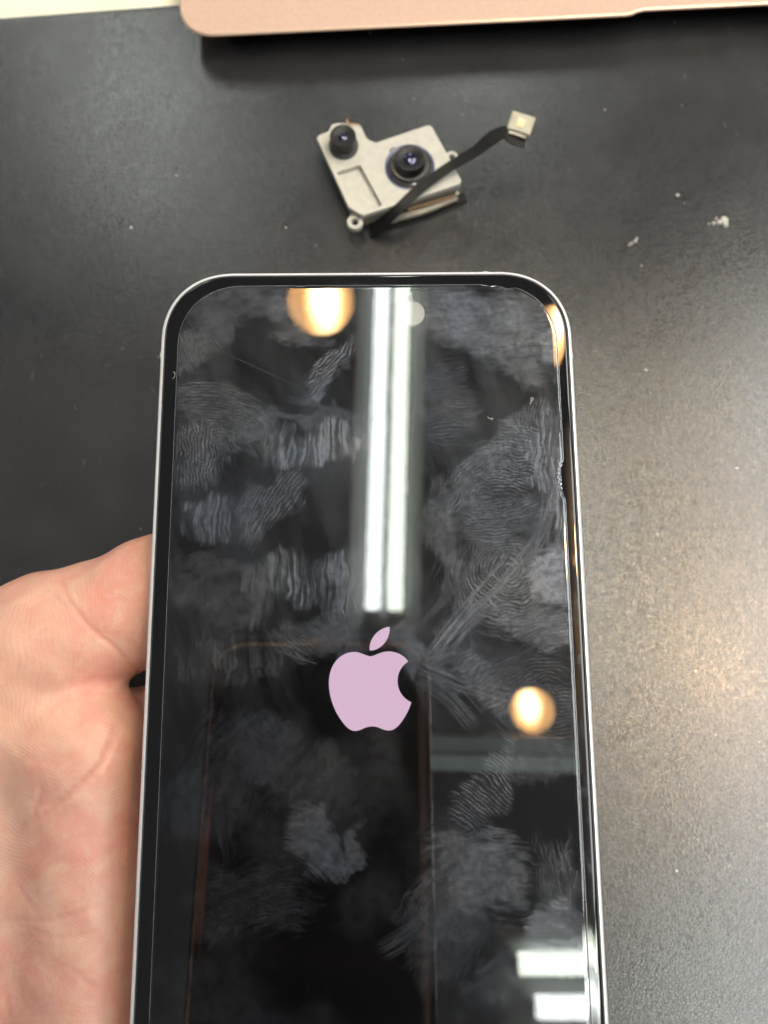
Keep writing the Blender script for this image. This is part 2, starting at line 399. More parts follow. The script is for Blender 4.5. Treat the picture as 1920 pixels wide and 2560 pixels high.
def mat_protector():
    m = bpy.data.materials.new('smudged_clear_glass_film'); m.use_nodes = True; nt = m.node_tree
    nt.nodes.remove(nt.nodes['Principled BSDF']); L = nt.links
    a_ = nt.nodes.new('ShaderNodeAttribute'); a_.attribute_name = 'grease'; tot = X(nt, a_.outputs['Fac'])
    cloud = noise(nt, objco(nt), 45, 3)
    fr = nt.nodes.new('ShaderNodeFresnel'); fr.inputs['IOR'].default_value = 1.5
    tr = nt.nodes.new('ShaderNodeBsdfTransparent')
    gl = nt.nodes.new('ShaderNodeBsdfGlossy'); gl.inputs['Color'].default_value = (.97, 1, 1, 1)
    L.new(tot.ramp(0, 1, .004, .045).s, gl.inputs['Roughness'])
    base = nt.nodes.new('ShaderNodeMixShader'); L.new(fr.outputs[0], base.inputs[0]); L.new(tr.outputs[0], base.inputs[1]); L.new(gl.outputs[0], base.inputs[2])
    df = nt.nodes.new('ShaderNodeBsdfDiffuse'); L.new(mixc(nt, cloud.ramp(.35, .62), (.44, .52, .68), (.56, .58, .62)), df.inputs['Color'])
    g2 = nt.nodes.new('ShaderNodeBsdfGlossy'); g2.inputs['Roughness'].default_value = .40; g2.inputs['Color'].default_value = (.7, .78, .9, 1)
    hz = nt.nodes.new('ShaderNodeMixShader'); hz.inputs[0].default_value = .2; L.new(df.outputs[0], hz.inputs[1]); L.new(g2.outputs[0], hz.inputs[2])
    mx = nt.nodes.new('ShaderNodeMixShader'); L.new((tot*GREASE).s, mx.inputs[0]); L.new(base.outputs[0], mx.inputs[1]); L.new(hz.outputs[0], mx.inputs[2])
    L.new(mx.outputs[0], nt.nodes['Material Output'].inputs[0])
    return m
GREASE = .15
M['protector'] = mat_protector()
def mat_filmedge():
    m, nt, bs = newmat('protector_cut_edge')
    bs.inputs['Base Color'].default_value = (.80, .84, .86, 1); bs.inputs['Roughness'].default_value = .18
    bs.inputs['Specular IOR Level'].default_value = .8; return m
M['filmedge'] = mat_filmedge()

def mat_skin():
    m, nt, bs = newmat('skin'); co = objco(nt)
    big = noise(nt, co, 55, 4, .6); mid = noise(nt, co, 190, 5, .65, .5); fine = noise(nt, co, 900, 3, .6)
    c = mixc(nt, big.ramp(.36, .62), (.66, .385, .29), (.67, .32, .25))
    c = mixc(nt, mid.ramp(.40, .72, 0, .75), c, (.72, .46, .35))
    c = mixc(nt, mid.ramp(.44, .24, 0, .55), c, (.68, .27, .19))
    # creases carry a little more red: stored per vertex when the lines are pressed in
    at_ = nt.nodes.new('ShaderNodeAttribute'); at_.attribute_name = 'crease'
    c = mixc(nt, X(nt, at_.outputs['Fac']).clamp()*.4, c, (.66, .27, .20))
    nt.links.new(c, bs.inputs['Base Color'])
    bs.inputs['Subsurface Weight'].default_value = .35; bs.inputs['Subsurface Radius'].default_value = (1, .35, .18); bs.inputs['Subsurface Scale'].default_value = .0035
    nt.links.new(fine.ramp(.3, .7, .42, .56).s, bs.inputs['Roughness']); bs.inputs['Specular IOR Level'].default_value = .42
    # papillary ridges: flowing parallel lines whose direction drifts
    co2 = vm(nt, 'ADD', co, vm(nt, 'SCALE', noise(nt, co, 38, 2, color=True), .016))
    d1 = X(nt, vm(nt, 'DISTANCE', co2, (-.150, .030, .05), out='Value'))
    d2 = X(nt, vm(nt, 'DISTANCE', co2, (-.020, -.115, .05), out='Value'))
    r1 = (d1*(2*math.pi/.00062)).sin(); r2 = (d2*(2*math.pi/.00058)).sin()
    reg = noise(nt, co, 30, 2).ramp(.46, .54)
    r = r1*reg+r2*(reg*-1+1)
    amp = noise(nt, co, 70, 3).ramp(.35, .65, .15, 1)
    h = r*amp*.5+noise(nt, mapping(nt, co2, rot=.7, sc=(2.6, 1, 1)), 700, 4, .7)*1.3
    b1 = bump(nt, None, h, .30, .00010)
    bump(nt, bs, mid, .30, .0008, b1)
    return m
M['skin'] = mat_skin()

# ================================================================== setting
d = MB().box((0, 150, -11), (1700, 1100, 18)).build('desk', M['desk']); tag(d, kind='structure')
# the work mat: its far edge crosses the top left corner of the picture
a = at(0, 45, 0); b = at(445, 12, 0); dirv = (b-a)[:2]/np.linalg.norm((b-a)[:2]); nrm = np.array([-dirv[1], dirv[0]])
p0 = a[:2]-dirv*260; p1 = p0+dirv*900; P = [p0, p0-nrm*620, p1-nrm*620, p1]
ring = round_poly(P, 9, 6)
wm = MB().loft([[(x, y, z) for x, y in poly_inset(ring, i)] for i, z in ((0, -1.9), (0, -.35), (.12, -.08), (.4, 0))])
o = wm.build('work_mat', M['mat'], smooth=True, sharp=35)
tag(o, 'large black leather-grained work mat lying under the phone and the parts', 'mat')

# dust and crumbs on the mat
def blob(name, px, py, pts, label, hgt=.35):
    c = at(px, py, 0); mb = MB(); 
    v = []; rng = random.Random(px)
    for (dx, dy, r) in pts:
        q = at(px+dx, py+dy, 0); n = 9
        rings = []
        for (k, z) in ((1, 0.01), (.95, hgt*.5), (.5, hgt)):
            rings.append([(q[0]+r*k*(1+.25*rng.uniform(-1, 1))*math.cos(t*2*math.pi/n), q[1]+r*k*(1+.25*rng.uniform(-1, 1))*math.sin(t*2*math.pi/n), z) for t in range(n)])
        mb.loft(rings)
    o = mb.build(name, M['dust'], None, True, off=c); o.location = Vector(c)*MM
    tag(o, label, 'crumb'); return o
blob('crumb', 1810, 552, [(0, 0, 1.25), (4, 10, .8), (-12, 4, .7), (-26, 6, .55), (-38, 8, .3), (-20, -4, .4)], 'cream crumb shaped like a comet, largest one on the mat, right of the camera module')
blob('crumb', 1588, 603, [(0, 0, .5), (-10, 6, .42), (-16, 10, .3), (4, -6, .35)], 'small grey-white crumb left of and below the large cream crumb', .2)
blob('crumb', 1694, 488, [(0, 0, .5), (2, 2, .3)], 'tiny round white crumb on the mat above the large cream crumb', .2)
def lint(pts, z, r, label):
    c = at(pts[0][0], pts[0][1], z); P = np.array([at(x, y, z+.25*math.sin(i)) for i, (x, y) in enumerate(pts)])
    Q = []
    for i in range(len(P)-1):
        for t in (0, .33, .66): Q.append(P[i]*(1-t)+P[i+1]*t)
    Q.append(P[-1]); Q = np.array(Q); Q[1:-1] = (Q[:-2]+Q[2:]+2*Q[1:-1])/4
    o = MB().tube(Q, r, 5).build('lint_fibre', M['dust'], None, True, off=c); o.location = Vector(c)*MM
    tag(o, label, 'fibre'); return o
lint([(54, 1442), (47, 1449), (46, 1456), (55, 1459)], .5, .07, 'curled white lint fibre on the mat just above the hand')
sp = MB(); rng = random.Random(3)
for i in range(130):
    x = rng.uniform(-115, 150); y = rng.uniform(-80, 190); r = rng.choice([.06, .08, .1, .12, .22])*rng.uniform(.7, 1.2)
    R0 = [(x+r*math.cos(t)*rng.uniform(.6, 1.2), y+r*math.sin(t), 0.005) for t in np.linspace(0, 6.28, 6)[:-1]]
    R1 = [(x+(p[0]-x)*.5, y+(p[1]-y)*.5, r*.5) for p in R0]; sp.loft([R0, R1])
o = sp.build('dust_specks', M['dust']); tag(o, 'fine pale dust specks scattered over the black mat', kind='stuff')

# ================================================================== laptop
c0 = at(445, 92, 7.6); c1 = at(1920, 20, 7.6)      # front edge line
lv = (c1-c0)[:2]; lv /= np.linalg.norm(lv); la = math.atan2(lv[1], lv[0])
W_, D_ = 304.1, 212.0
cl = at(448, 40, 7.6)[:2]
# left edge passes through cl; front edge through c0
ln_ = np.array([-lv[1], lv[0]])
corner = cl+ln_*((c0[:2]-cl)@ln_)
lap = empty('laptop', (corner[0], corner[1], 0), (0, 0, la))
tag(lap, 'rose gold laptop whose rounded front corner reaches in at the top edge', 'laptop')
r = 10.5
def lap_outline(ins):
    """base outline with the finger scoop in the front edge"""
    P = rrect(W_-2*ins, D_-2*ins, r-ins, 12, 2.3); P = [(x+W_/2, y+D_/2) for x, y in P]
    out = []
    for i, p in enumerate(P):
        out.append(p); q = P[(i+1) % len(P)]
        if abs(p[1]-ins) < 1e-6 and abs(q[1]-ins) < 1e-6 and q[0]-p[0] > 50:
            xs = W_/2-26
            for (x, y) in ((xs-.6, 0), (xs+1.1, .25), (xs+2.4, .9), (xs+4.6, 1.35), (W_-xs-4.6, 1.35), (W_-xs-2.4, .9), (W_-xs-1.1, .25), (W_-xs+.6, 0)):
                out.append((x, y+ins))
    return out
mb = MB().loft([[(x, y, z) for x, y in lap_outline(i)] for i, z in ((9, 3.9), (4.2, 4.3), (1.3, 5.6), (.15, 6.8), (0, 7.1), (.1, 7.3))], True, False)
mb.build('base', M['rose'], lap, True, 30)
MB().loft([[(x, y, z) for x, y in lap_outline(i)] for i, z in ((.1, 7.3), (.28, 7.50), (.55, 7.6))], False, False).build('edge_bevel', M['rose_edge'], lap, True, 50)
# palm rest: ring top with a recessed trackpad
tx0 = 0
tl = at(1268, 4, 7.6)[:2]-corner; tpx = tl@lv; tpy = tl@ln_
tw = 2*(W_/2-tpx); th_ = 81.0
top = MB(); O = [(x, y, 7.6) for x, y in lap_outline(.55)]
n = len(O); tr = [(x+W_/2, y+tpy+th_/2+.5) for x, y in rrect(tw, th_, 5, 8)]
bm = bmesh.new()
vo = [bm.verts.new(Vector(p)*MM) for p in O]; vi = [bm.verts.new(Vector((x, y, 7.6))*MM) for x, y in tr]
eo = [bm.edges.new((vo[i], vo[(i+1) % n])) for i in range(n)]; ei = [bm.edges.new((vi[i], vi[(i+1) % len(vi)])) for i in range(len(vi))]
bmesh.ops.triangle_fill(bm, edges=eo+ei, use_beauty=True)
low = [bm.verts.new(v.co+Vector((0, 0, -.35*MM))) for v in vi]
for i in range(len(vi)):
    j = (i+1) % len(vi); bm.faces.new((vi[i], low[i], low[j], vi[j]))
bmesh.ops.recalc_face_normals(bm, faces=bm.faces)
me = bpy.data.meshes.new('palm_rest'); bm.to_mesh(me); bm.free(); me.materials.append(M['rose'])
po = bpy.data.objects.new('palm_rest', me); C.objects.link(po); po.parent = lap
slab(tw-.5, th_-.5, 4.8, ((0, 7.0), (0, 7.3), (.15, 7.36)), 8, c=(W_/2, tpy+th_/2+.5)).build('trackpad', M['pad'], lap, True, 40)
for fx, fy in ((16, 14), (W_-16, 14), (16, D_-14), (W_-16, D_-14)):
    MB().lathe((fx, fy, 0), ((6, 0.02), (6.4, 1), (6.2, 3.9), (5.6, 4.2)), 24).build('rubber_foot', M['rubber'], lap, True, 40)

# ================================================================== camera module
ZP = 7.4        # height of the plate's top face
def Z1(x, y, z=ZP): return at(740+x/2.5136, 240+y/2.5136, z)
mc = Z1(600, 480, 0)
cmod = empty('camera_module', (mc[0], mc[1], 0))
tag(cmod, 'removed dual-lens camera module with cream metal plate and black ribbon cable', 'camera module')
def loc2(P): return [(p[0]-mc[0], p[1]-mc[1]) for p in P]
plate_px = [(128, 262), (150, 240), (205, 222), (222, 178), (262, 168), (388, 174), (408, 190), (446, 268), (500, 292), (520, 286), (826, 182), (852, 188),
            (944, 352), (1008, 470), (1040, 530), (1032, 552), (420, 752), (402, 742), (330, 700)]
rads = [2, .6, .8, .5, .5, .6, .6, .8, .8, .6, .7, .7, .5, .5, .8, .5, .5, .5, .4]
PL = round_poly(loc2([Z1(x, y) for x, y in plate_px])[::-1], rads[::-1], 3)
area = sum(PL[i-1][0]*PL[i][1]-PL[i][0]*PL[i-1][1] for i in range(len(PL)))
if area < 0: PL = PL[::-1]
# plate top with a recess opening
rec = round_poly(loc2([Z1(x, y) for x, y in [(256, 478), (404, 432), (540, 684), (520, 700), (428, 728), (400, 738), (360, 690)]])[::-1], .35, 3)
ar = sum(rec[i-1][0]*rec[i][1]-rec[i][0]*rec[i-1][1] for i in range(len(rec)))
if ar < 0: rec = rec[::-1]
bm = bmesh.new(); inn = poly_inset(PL, .16)
vo = [bm.verts.new(Vector((x, y, ZP))*MM) for x, y in inn]; vi = [bm.verts.new(Vector((x, y, ZP))*MM) for x, y in rec]
vb = [bm.verts.new(Vector((x, y, ZP-.16))*MM) for x, y in PL]; vc = [bm.verts.new(Vector((x, y, ZP-1.55))*MM) for x, y in PL]
vl = [bm.verts.new(Vector((x, y, ZP-1.5))*MM) for x, y in rec]
E = [bm.edges.new((vo[i], vo[(i+1) % len(vo)])) for i in range(len(vo))]+[bm.edges.new((vi[i], vi[(i+1) % len(vi)])) for i in range(len(vi))]
bmesh.ops.triangle_fill(bm, edges=E, use_beauty=True)
for A, B in ((vo, vb), (vb, vc)):
    for i in range(len(A)):
        j = (i+1) % len(A); bm.faces.new((A[i], B[i], B[j], A[j]))
for i in range(len(vi)):
    j = (i+1) % len(vi); bm.faces.new((vi[i], vl[i], vl[j], vi[j]))
bm.faces.new(vl); bm.faces.new(vc[::-1])
bmesh.ops.recalc_face_normals(bm, faces=bm.faces)
for f in bm.faces: f.smooth = False
me = bpy.data.meshes.new('top_plate'); bm.to_mesh(me); bm.free(); me.materials.append(M['plate'])
po = bpy.data.objects.new('top_plate', me); C.objects.link(po); po.parent = cmod
# body under the plate (steel can), a step in from it, and its dark underside
BI = poly_inset(PL, .55)
MB().loft([[(x, y, z) for x, y in BI] for z in (1.6, 2.0, ZP-1.55)]).build('housing', M['plate_wall'], cmod)
BI2 = poly_inset(PL, 1.1)
MB().loft([[(x, y, z) for x, y in BI2] for z in (.05, 1.6)]).build('circuit_board', M['flex'], cmod)
def L3(x, y, z): p = Z1(x, y, z); return np.array([p[0]-mc[0], p[1]-mc[1], z])
# lower side ledge and flex along the near edge
def strip(pxs, wid, name, mat, thick=.18, lift=None):
    """flat ribbon through pixel points with per-point height"""
    P = np.array([L3(x, y, z) for x, y, z in pxs]); ws = wid if hasattr(wid, '__len__') else [wid]*len(P)
    Q, Wd = [], []
    for i in range(len(P)-1):
        for t in np.linspace(0, 1, 7)[:-1]:
            p_1 = P[max(i-1, 0)]; p0_, p1_ = P[i], P[i+1]; p2_ = P[min(i+2, len(P)-1)]
            Q.append(.5*((2*p0_)+(-p_1+p1_)*t+(2*p_1-5*p0_+4*p1_-p2_)*t*t+(-p_1+3*p0_-3*p1_+p2_)*t**3)); Wd.append(ws[i]*(1-t)+ws[i+1]*t)
    Q.append(P[-1]); Wd.append(ws[-1]); Q = np.array(Q); rings = []
    for i, p in enumerate(Q):
        t = Q[min(i+1, len(Q)-1)]-Q[max(i-1, 0)]; t /= np.linalg.norm(t)
        sd = np.cross(t, (0, 0, 1)); sd /= np.linalg.norm(sd); nn = np.cross(sd, t)
        w2 = Wd[i]/2
        rings.append([p+sd*w2-nn*thick/2, p+sd*w2+nn*thick/2, p-sd*w2+nn*thick/2, p-sd*w2-nn*thick/2])
    return MB().loft(rings).build(name, mat, cmod, True, 40)
strip([(560, 790, 2.2), (640, 768, 2.2), (820, 716, 2.2), (1010, 636, 2.2)], 1.5, 'side_shield', M['plate_wall'], 1.1)
strip([(470, 825, .5), (620, 795, .5), (840, 725, .5), (1062, 630, .6)], 2.4, 'lower_flex', M['flex'], .3)
strip([(700, 715, 3.6), (860, 668, 3.6), (990, 628, 3.6)], .7, 'brown_flex', M['brown'], .2)
MB().box(L3(1012, 612, 3.9), (1.0, .8, .5), bev=.1).build('solder_pad', M['conn'], cmod)
# screw ears: rings with a hole
def ear(px, py, z, ro, ri, hgt, stem_to):
    c = L3(px, py, z)
    mb = MB(); n = 28; a = np.linspace(0, 2*math.pi, n, endpoint=False)
    prof = [(ri, -hgt), (ri, -.12), (ri+.12, 0), (ro-.12, 0), (ro, -.12), (ro, -hgt)]
    rings = [np.stack([c[0]+r_*np.cos(a), c[1]+r_*np.sin(a), np.full(n, c[2]+zz)], 1) for r_, zz in prof]
    mb.loft(rings+[rings[0]], False, False)
    if stem_to is not None:
        s = L3(*stem_to); m_ = (c+s)/2; v = s-c; an = math.atan2(v[1], v[0]); ln = np.linalg.norm(v[:2])-ro*.8
        R = np.array([[math.cos(an), -math.sin(an), 0], [math.sin(an), math.cos(an), 0], [0, 0, 1]])
        u = v/np.linalg.norm(v)
        mb.box(c+u*(ro*.8+ln/2)-np.array([0, 0, .4]), (ln, ro*1.5, .6), R)
    mb.build('screw_ear', M['plate'], cmod, True, 40)
ear(370, 790, 5.4, 2.15, .95, 1.6, (385, 730, 5.4))
ear(978, 382, 6.9, 1.75, .85, .8, (945, 400, 6.9))
# lens 1 (small, top left)
l1 = L3(300, 318, ZP)
R1 = 3.75
mb = MB().lathe(l1, ((R1+.25, 0), (R1+.25, .7), (R1, .9), (R1-.05, 1.5)), 56); o = mb.build('lens_collar', M['blackring'], cmod, True, 35)
mb = MB().lathe(l1, ((R1-.25, 1.2), (R1-.25, 4.3), (R1-.45, 4.55), (R1-.9, 4.6), (1.7, 4.1), (1.3, 4.05)), 56); l1o = mb.build('lens_barrel', M['blackm'], cmod, True, 35)
MB().lathe(l1, [(1.3*math.cos(t), 4.0+.45*math.sin(t)) for t in np.linspace(0, 1.5, 7)]+[(.01, 4.45)], 40).build('lens_glass', M['lens'], cmod, True)
# lens 2 (large, with blue rim)
l2 = L3(715, 446, ZP)
MB().lathe(l2, ((6.75, .0), (6.75, .12), (6.55, .2), (6.35, .12), (6.2, .06)), 72).build('lens_rim', M['bluering'], cmod, True, 50)
MB().lathe(l2, ((6.1, .02), (6.1, .45), (5.8, .6), (5.4, .4), (5.3, .3)), 72).build('lens_collar', M['blackring'], cmod, True, 40)
MB().lathe(l2, ((5.15, .1), (5.15, 1.1), (4.95, 1.35), (4.4, 1.4), (4.2, 1.2)), 64).build('lens_sleeve', M['blackring'], cmod, True, 40)
MB().lathe(l2, ((4.1, .5), (4.0, 3.8), (3.8, 4.1), (3.3, 4.15), (2.2, 3.6), (1.9, 3.55)), 64).build('lens_barrel', M['blackm'], cmod, True, 35)
MB().lathe(l2, [(1.9*math.cos(t), 3.5+.6*math.sin(t)) for t in np.linspace(0, 1.5, 8)]+[(.01, 4.1)], 48).build('lens_glass', M['lens'], cmod, True)
# bare wires poking out by the small lens and beside the large one
def wire(pts, r, mat): MB().tube([L3(*p) for p in pts], r, 6).build('wire', mat, cmod, True)
wire([(350, 190, 7.2), (335, 172, 8.0), (318, 160, 8.4), (324, 140, 8.2)], .16, M['copper'])
wire([(400, 178, 7.0), (375, 178, 7.8), (345, 172, 8)], .14, M['copper'])
wire([(620, 322, 7.8), (600, 330, 8.2), (592, 350, 7.9)], .13, M['blackm'])
wire([(715, 560, 7.6), (740, 552, 7.9), (770, 556, 7.6)], .15, M['silver'])
wire([(700, 572, 7.6), (735, 585, 7.8)], .12, M['copper'])
# ribbon cable rising off the near side, across the plate and up into the air
strip([(470, 838, 1.0), (545, 800, 4.0), (640, 712, 8.2), (790, 572, 9.0), (960, 448, 10.0), (1120, 352, 12.2), (1235, 262, 14.5), (1312, 228, 15.6), (1345, 232, 15.7)],
      [3.8, 4.0, 2.8, 2.9, 2.8, 3.1, 3.9, 3.6, 3.4], 'ribbon_cable', M['flex'], .22)
strip([(1322, 246, 15.5), (1372, 262, 15.3), (1444, 286, 14.9)], [3.0, 4.3, 4.1], 'cable_fold', M['flex'], .25)
ca = math.atan2(*(L3(1498, 135, 17)-L3(1360, 92, 17))[[1, 0]])
Rc = np.array([[math.cos(ca), -math.sin(ca), 0], [math.sin(ca), math.cos(ca), 0], [0, 0, 1]])@np.array(Matrix.Rotation(math.radians(16), 3, 'X'))
cc = L3(1414, 172, 17.2)
MB().box(cc-Rc@np.array([0, .6, .65]), (4.8, 5.0, .9), Rc, .1).build('connector_base', M['plate_wall'], cmod)
MB().box(cc, (6.3, 4.7, .8), Rc, .3).build('connector', M['conn'], cmod, True, 30)
MB().box(cc+Rc@np.array([0, 0, .38]), (1.9, 2.1, .12), Rc, .04).build('contact_pad', M['gold'], cmod)
for s_ in (-1, 1): MB().box(cc+Rc@np.array([s_*2.0, 0, .36]), (1.0, 3.0, .1), Rc, .03).build('contact_pad', M['conn'], cmod)

# ================================================================== smartphone
ph = empty('smartphone', PC, PROT)
tag(ph, 'smudged smartphone with silver frame and glowing pink bitten-fruit emblem, held in the hand', 'smartphone')
PW, PH, PR, EX = 71.5, 146.7, 12.6, 2.2
# frame as a closed ring band
prof = [(.95, -7.55), (.35, -7.35), (.08, -7.0), (0, -6.5), (0, -1.15), (.06, -.72), (.20, -.40), (.40, -.22), (.62, -.19), (.70, -.28), (.72, -.9)]
rings = [[(x, y, z) for x, y in rrect(PW-2*i, PH-2*i, PR-i, 22, EX)] for i, z in prof]
MB().loft(rings, True, False).build('frame', M['silver'], ph, True, 50)
rings = [[(x, y, z) for x, y in rrect(PW-2*i, PH-2*i, PR-i, 22, EX)] for i, z in ((.70, -.6), (.70, -.36), (.86, -.34), (.86, -.6))]
MB().loft(rings, False, False).build('gasket', M['gasket'], ph, True, 40)
slab(PW-1.6, PH-1.6, PR-.8, ((1.2, -7.85), (.5, -7.8), (0, -7.56)), 22, EX).build('back_glass', M['backglass'], ph, True, 40)
gp = [(0, -.55), (.0, -.30), (.05, -.19), (.13, -.10), (.25, -.04), (.42, -.01), (.6, 0)]
slab(PW-1.72, PH-1.72, PR-.86, gp, 22, EX).build('front_glass', M['bezel'], ph, True, 60)
slab(PW-7.0, PH-7.0, PR-3.2, ((0, .005), (.02, .02)), 22, EX).build('display', M['display'], ph)
# emblem: traced outline of the lit fruit mark
import re
def svg(path, n=14):
    tk = re.findall(r'[MmCcSsLlVvHhZz]|-?\d*\.?\d+', path); i = 0; cur = np.zeros(2); pts = []; cmd = None; lastc = None
    def num():
        nonlocal i
        x = float(tk[i]); i += 1; return x
    while i < len(tk):
        if tk[i].isalpha(): cmd = tk[i]; i += 1
        if cmd == 'M': cur = np.array([num(), num()]); pts.append(cur); cmd = 'L'
        elif cmd in 'cs':
            if cmd == 'c': c1 = cur+[num(), num()]; 
            else: c1 = 2*cur-lastc
            c2 = cur+[num(), num()]; e = cur+[num(), num()]
            for t in np.linspace(0, 1, n+1)[1:]: pts.append((1-t)**3*cur+3*t*(1-t)**2*c1+3*t*t*(1-t)*c2+t**3*e)
            cur = e; lastc = c2
        elif cmd in 'Zz': pass
    return np.array(pts)
BODY = "M12.152 6.896c-.948 0 -2.415 -1.078 -3.96 -1.04c-2.04 .027 -3.91 1.183 -4.961 3.014c-2.117 3.675 -.546 9.103 1.519 12.09c1.013 1.454 2.208 3.09 3.792 3.039c1.52 -.065 2.09 -.987 3.935 -.987c1.831 0 2.35 .987 3.96 .948c1.637 -.026 2.676 -1.48 3.676 -2.948c1.156 -1.688 1.636 -3.325 1.662 -3.415c-.039 -.013 -3.182 -1.221 -3.22 -4.857c-.026 -3.04 2.48 -4.494 2.597 -4.559c-1.429 -2.09 -3.623 -2.324 -4.39 -2.376c-2 -.156 -3.675 1.09 -4.61 1.09"
LEAF = "M15.53 3.83c.843 -1.012 1.4 -2.427 1.245 -3.83c-1.207 .052 -2.662 .805 -3.532 1.818c-.78 .896 -1.454 2.338 -1.273 3.714c1.338 .104 2.715 -.688 3.559 -1.701"
bl = phl(820.5, 1828, .1); tr_ = phl(1026, 1566.5, .1)
def emb(path):
    p = svg(path); x = (p[:, 0]-2.13)/(21.79-2.13); y = (p[:, 1]-0)/(24.0)
    return np.stack([bl[0]+x*(tr_[0]-bl[0]), tr_[1]+y*(bl[1]-tr_[1])], 1)
eb = emb(BODY)
for nm, path, par in (('emblem', BODY, None), ('emblem_leaf', LEAF, None)):
    p = emb(path); n = len(p)
    bm = bmesh.new(); vs = [bm.verts.new((x*MM, y*MM, .055*MM)) for x, y in p[:-1] if True]
    es = [bm.edges.new((vs[i], vs[(i+1) % len(vs)])) for i in range(len(vs))]
    bmesh.ops.triangle_fill(bm, edges=es, use_beauty=True)
    if sum(f.normal.z for f in bm.faces) < 0: bmesh.ops.reverse_faces(bm, faces=bm.faces)
    low = [bm.verts.new(v.co-Vector((0, 0, .02*MM))) for v in vs]
    for i in range(len(vs)):
        j = (i+1) % len(vs); bm.faces.new((vs[i], low[i], low[j], vs[j]))
    me = bpy.data.meshes.new(nm); bm.to_mesh(me); bm.free(); me.materials.append(M['emblem'])
    o = bpy.data.objects.new(nm, me); C.objects.link(o); o.parent = ph
# front camera window
fc = phl(1029, 783, .1)
def mat_fc():
    m, nt, bs = newmat('sensor_window'); bs.inputs['Base Color'].default_value = (.12, .13, .12, 1); bs.inputs['Roughness'].default_value = .33
    bs.inputs['Specular IOR Level'].default_value = .9; return m
MB().lathe((fc[0], fc[1], 0), ((2.28, .02), (2.28, .05), (2.2, .06)), 48).build('front_sensor', mat_fc(), ph)
# screen protector, sits a little off centre, chipped at the top right and right edge
tl_ = phl(448, 900); bL = phl(365, 2560); tR = phl(1402, 905); bR = phl(1476, 2560); tp = phl(900, 712)
xl = (tl_[0]+bL[0])/2; xr = (tR[0]+bR[0])/2; yt = tp[1]; yb = -PH/2+2.1
def prot_outline(ins):
    P = rrect(xr-xl-2*ins, yt-yb-2*ins, PR-1.6-ins, 22, 2.15); cx, cy = (xl+xr)/2, (yt+yb)/2
    P = np.array([(x+cx, y+cy) for x, y in P])
    # subdivide right edge & top edge finely for chips
    out = []; rg = random.Random(5)
    for i in range(len(P)):
        p, q = P[i], P[(i+1) % len(P)]; out.append(p); L_ = np.linalg.norm(q-p)
        if L_ > 20:
            n = int(L_/.35)
            for k in range(1, n):
                out.append(p+(q-p)*k/n)
    out = np.array(out)
    ch = [(phl(1408, 1192), 1.5, .55), (phl(1411, 1225), 1.1, .4), (phl(1250, 716), 1.6, .30), (phl(1222, 714), .9, .2), (phl(1270, 712), .5, .35), (phl(1408, 1168), .8, .3), (phl(752, 712), .6, .12)]
    cen = np.array([(xl+xr)/2, (yt+yb)/2])
    for i, p in enumerate(out):
        for c, r_, dd in ch:
            d_ = np.linalg.norm(p-c)
            if d_ < r_+.6:
                k = max(0, 1-(d_/(r_+.6))**2)*dd*(.6+.8*abs(math.sin(p[0]*9+p[1]*13)))
                if abs(p[0]-(xr-ins)) < .6: out[i] = out[i]+np.array([-k, 0])
                else: out[i] = out[i]+np.array([0, -k])
    return out
pr = [(0, .06), (0, .26), (.07, .34)]
MB().loft([[(x, y, z) for x, y in prot_outline(i)] for i, z in pr], False, False).build('protector_edge', M['filmedge'], ph, True, 60)
pr = [(.07, .34), (.13, .385), (.24, .415), (.40, .435), (.6, .44)]
mb = MB().loft([[(x, y, z) for x, y in prot_outline(i)] for i, z in pr], False, False)
# flat top as rows of a fine grid whose ends follow the rounded outline, so each print can be laid down on it
hw, cx0, ytop, ybot, rc = (xr-xl)/2-.6, (xl+xr)/2, yt-.6, -58.0, PR-2.2
ys = np.concatenate([np.arange(ytop, ybot, -.15), [ybot]]); nc = 470
dyc = np.clip(rc-(ytop-ys), 0, rc)/rc
xe = hw-rc+rc*np.clip(1-dyc**2.15, 0, 1)**(1/2.15)
gx = cx0+xe[:, None]*np.linspace(-1, 1, nc)[None]; gy = np.repeat(ys[:, None], nc, 1)
gv = np.stack([gx, gy, np.full_like(gx, .4405)], -1).reshape(-1, 3)
r0 = np.arange(len(ys)-1)[:, None]*nc+np.arange(nc-1)[None]; r0 = r0.ravel()
gf = np.stack([r0, r0+nc, r0+nc+1, r0+1], 1)
tailb = yb+.6                                                   # plain lower end, out of the picture
ro = [(x, y) for x, y in rrect(2*hw, 2*(-tailb+ybot)+2*0+1, rc, 12, 2.15)]
low_ = [(cx0-hw, ybot), (cx0-hw, tailb+rc)]+[(cx0-hw+rc-rc*math.cos(t), tailb+rc-rc*math.sin(t)) for t in np.linspace(.1, 1.47, 8)]
low_ += [(2*cx0-x, y) for x, y in low_[::-1]]
n0 = len(mb.v); nv = np.array(mb.v); allv = np.concatenate([nv, gv, np.array([(x, y, .4405) for x, y in low_])])
me = bpy.data.meshes.new('screen_protector')
fl = np.array([list(f) for f in mb.f]); quads = np.concatenate([fl, gf+n0]); nlow = len(low_)
me.vertices.add(len(allv)); me.vertices.foreach_set('co', (allv*MM).ravel())
nl = len(quads)*4+nlow; me.loops.add(nl); me.loops.foreach_set('vertex_index', np.concatenate([quads.ravel(), n0+len(gv)+np.arange(nlow)]).astype(np.int32))
me.polygons.add(len(quads)+1)
me.polygons.foreach_set('loop_start', np.concatenate([np.arange(len(quads))*4, [len(quads)*4]]).astype(np.int32))
me.update(calc_edges=True); me.polygons.foreach_set('use_smooth', [True]*len(me.polygons))
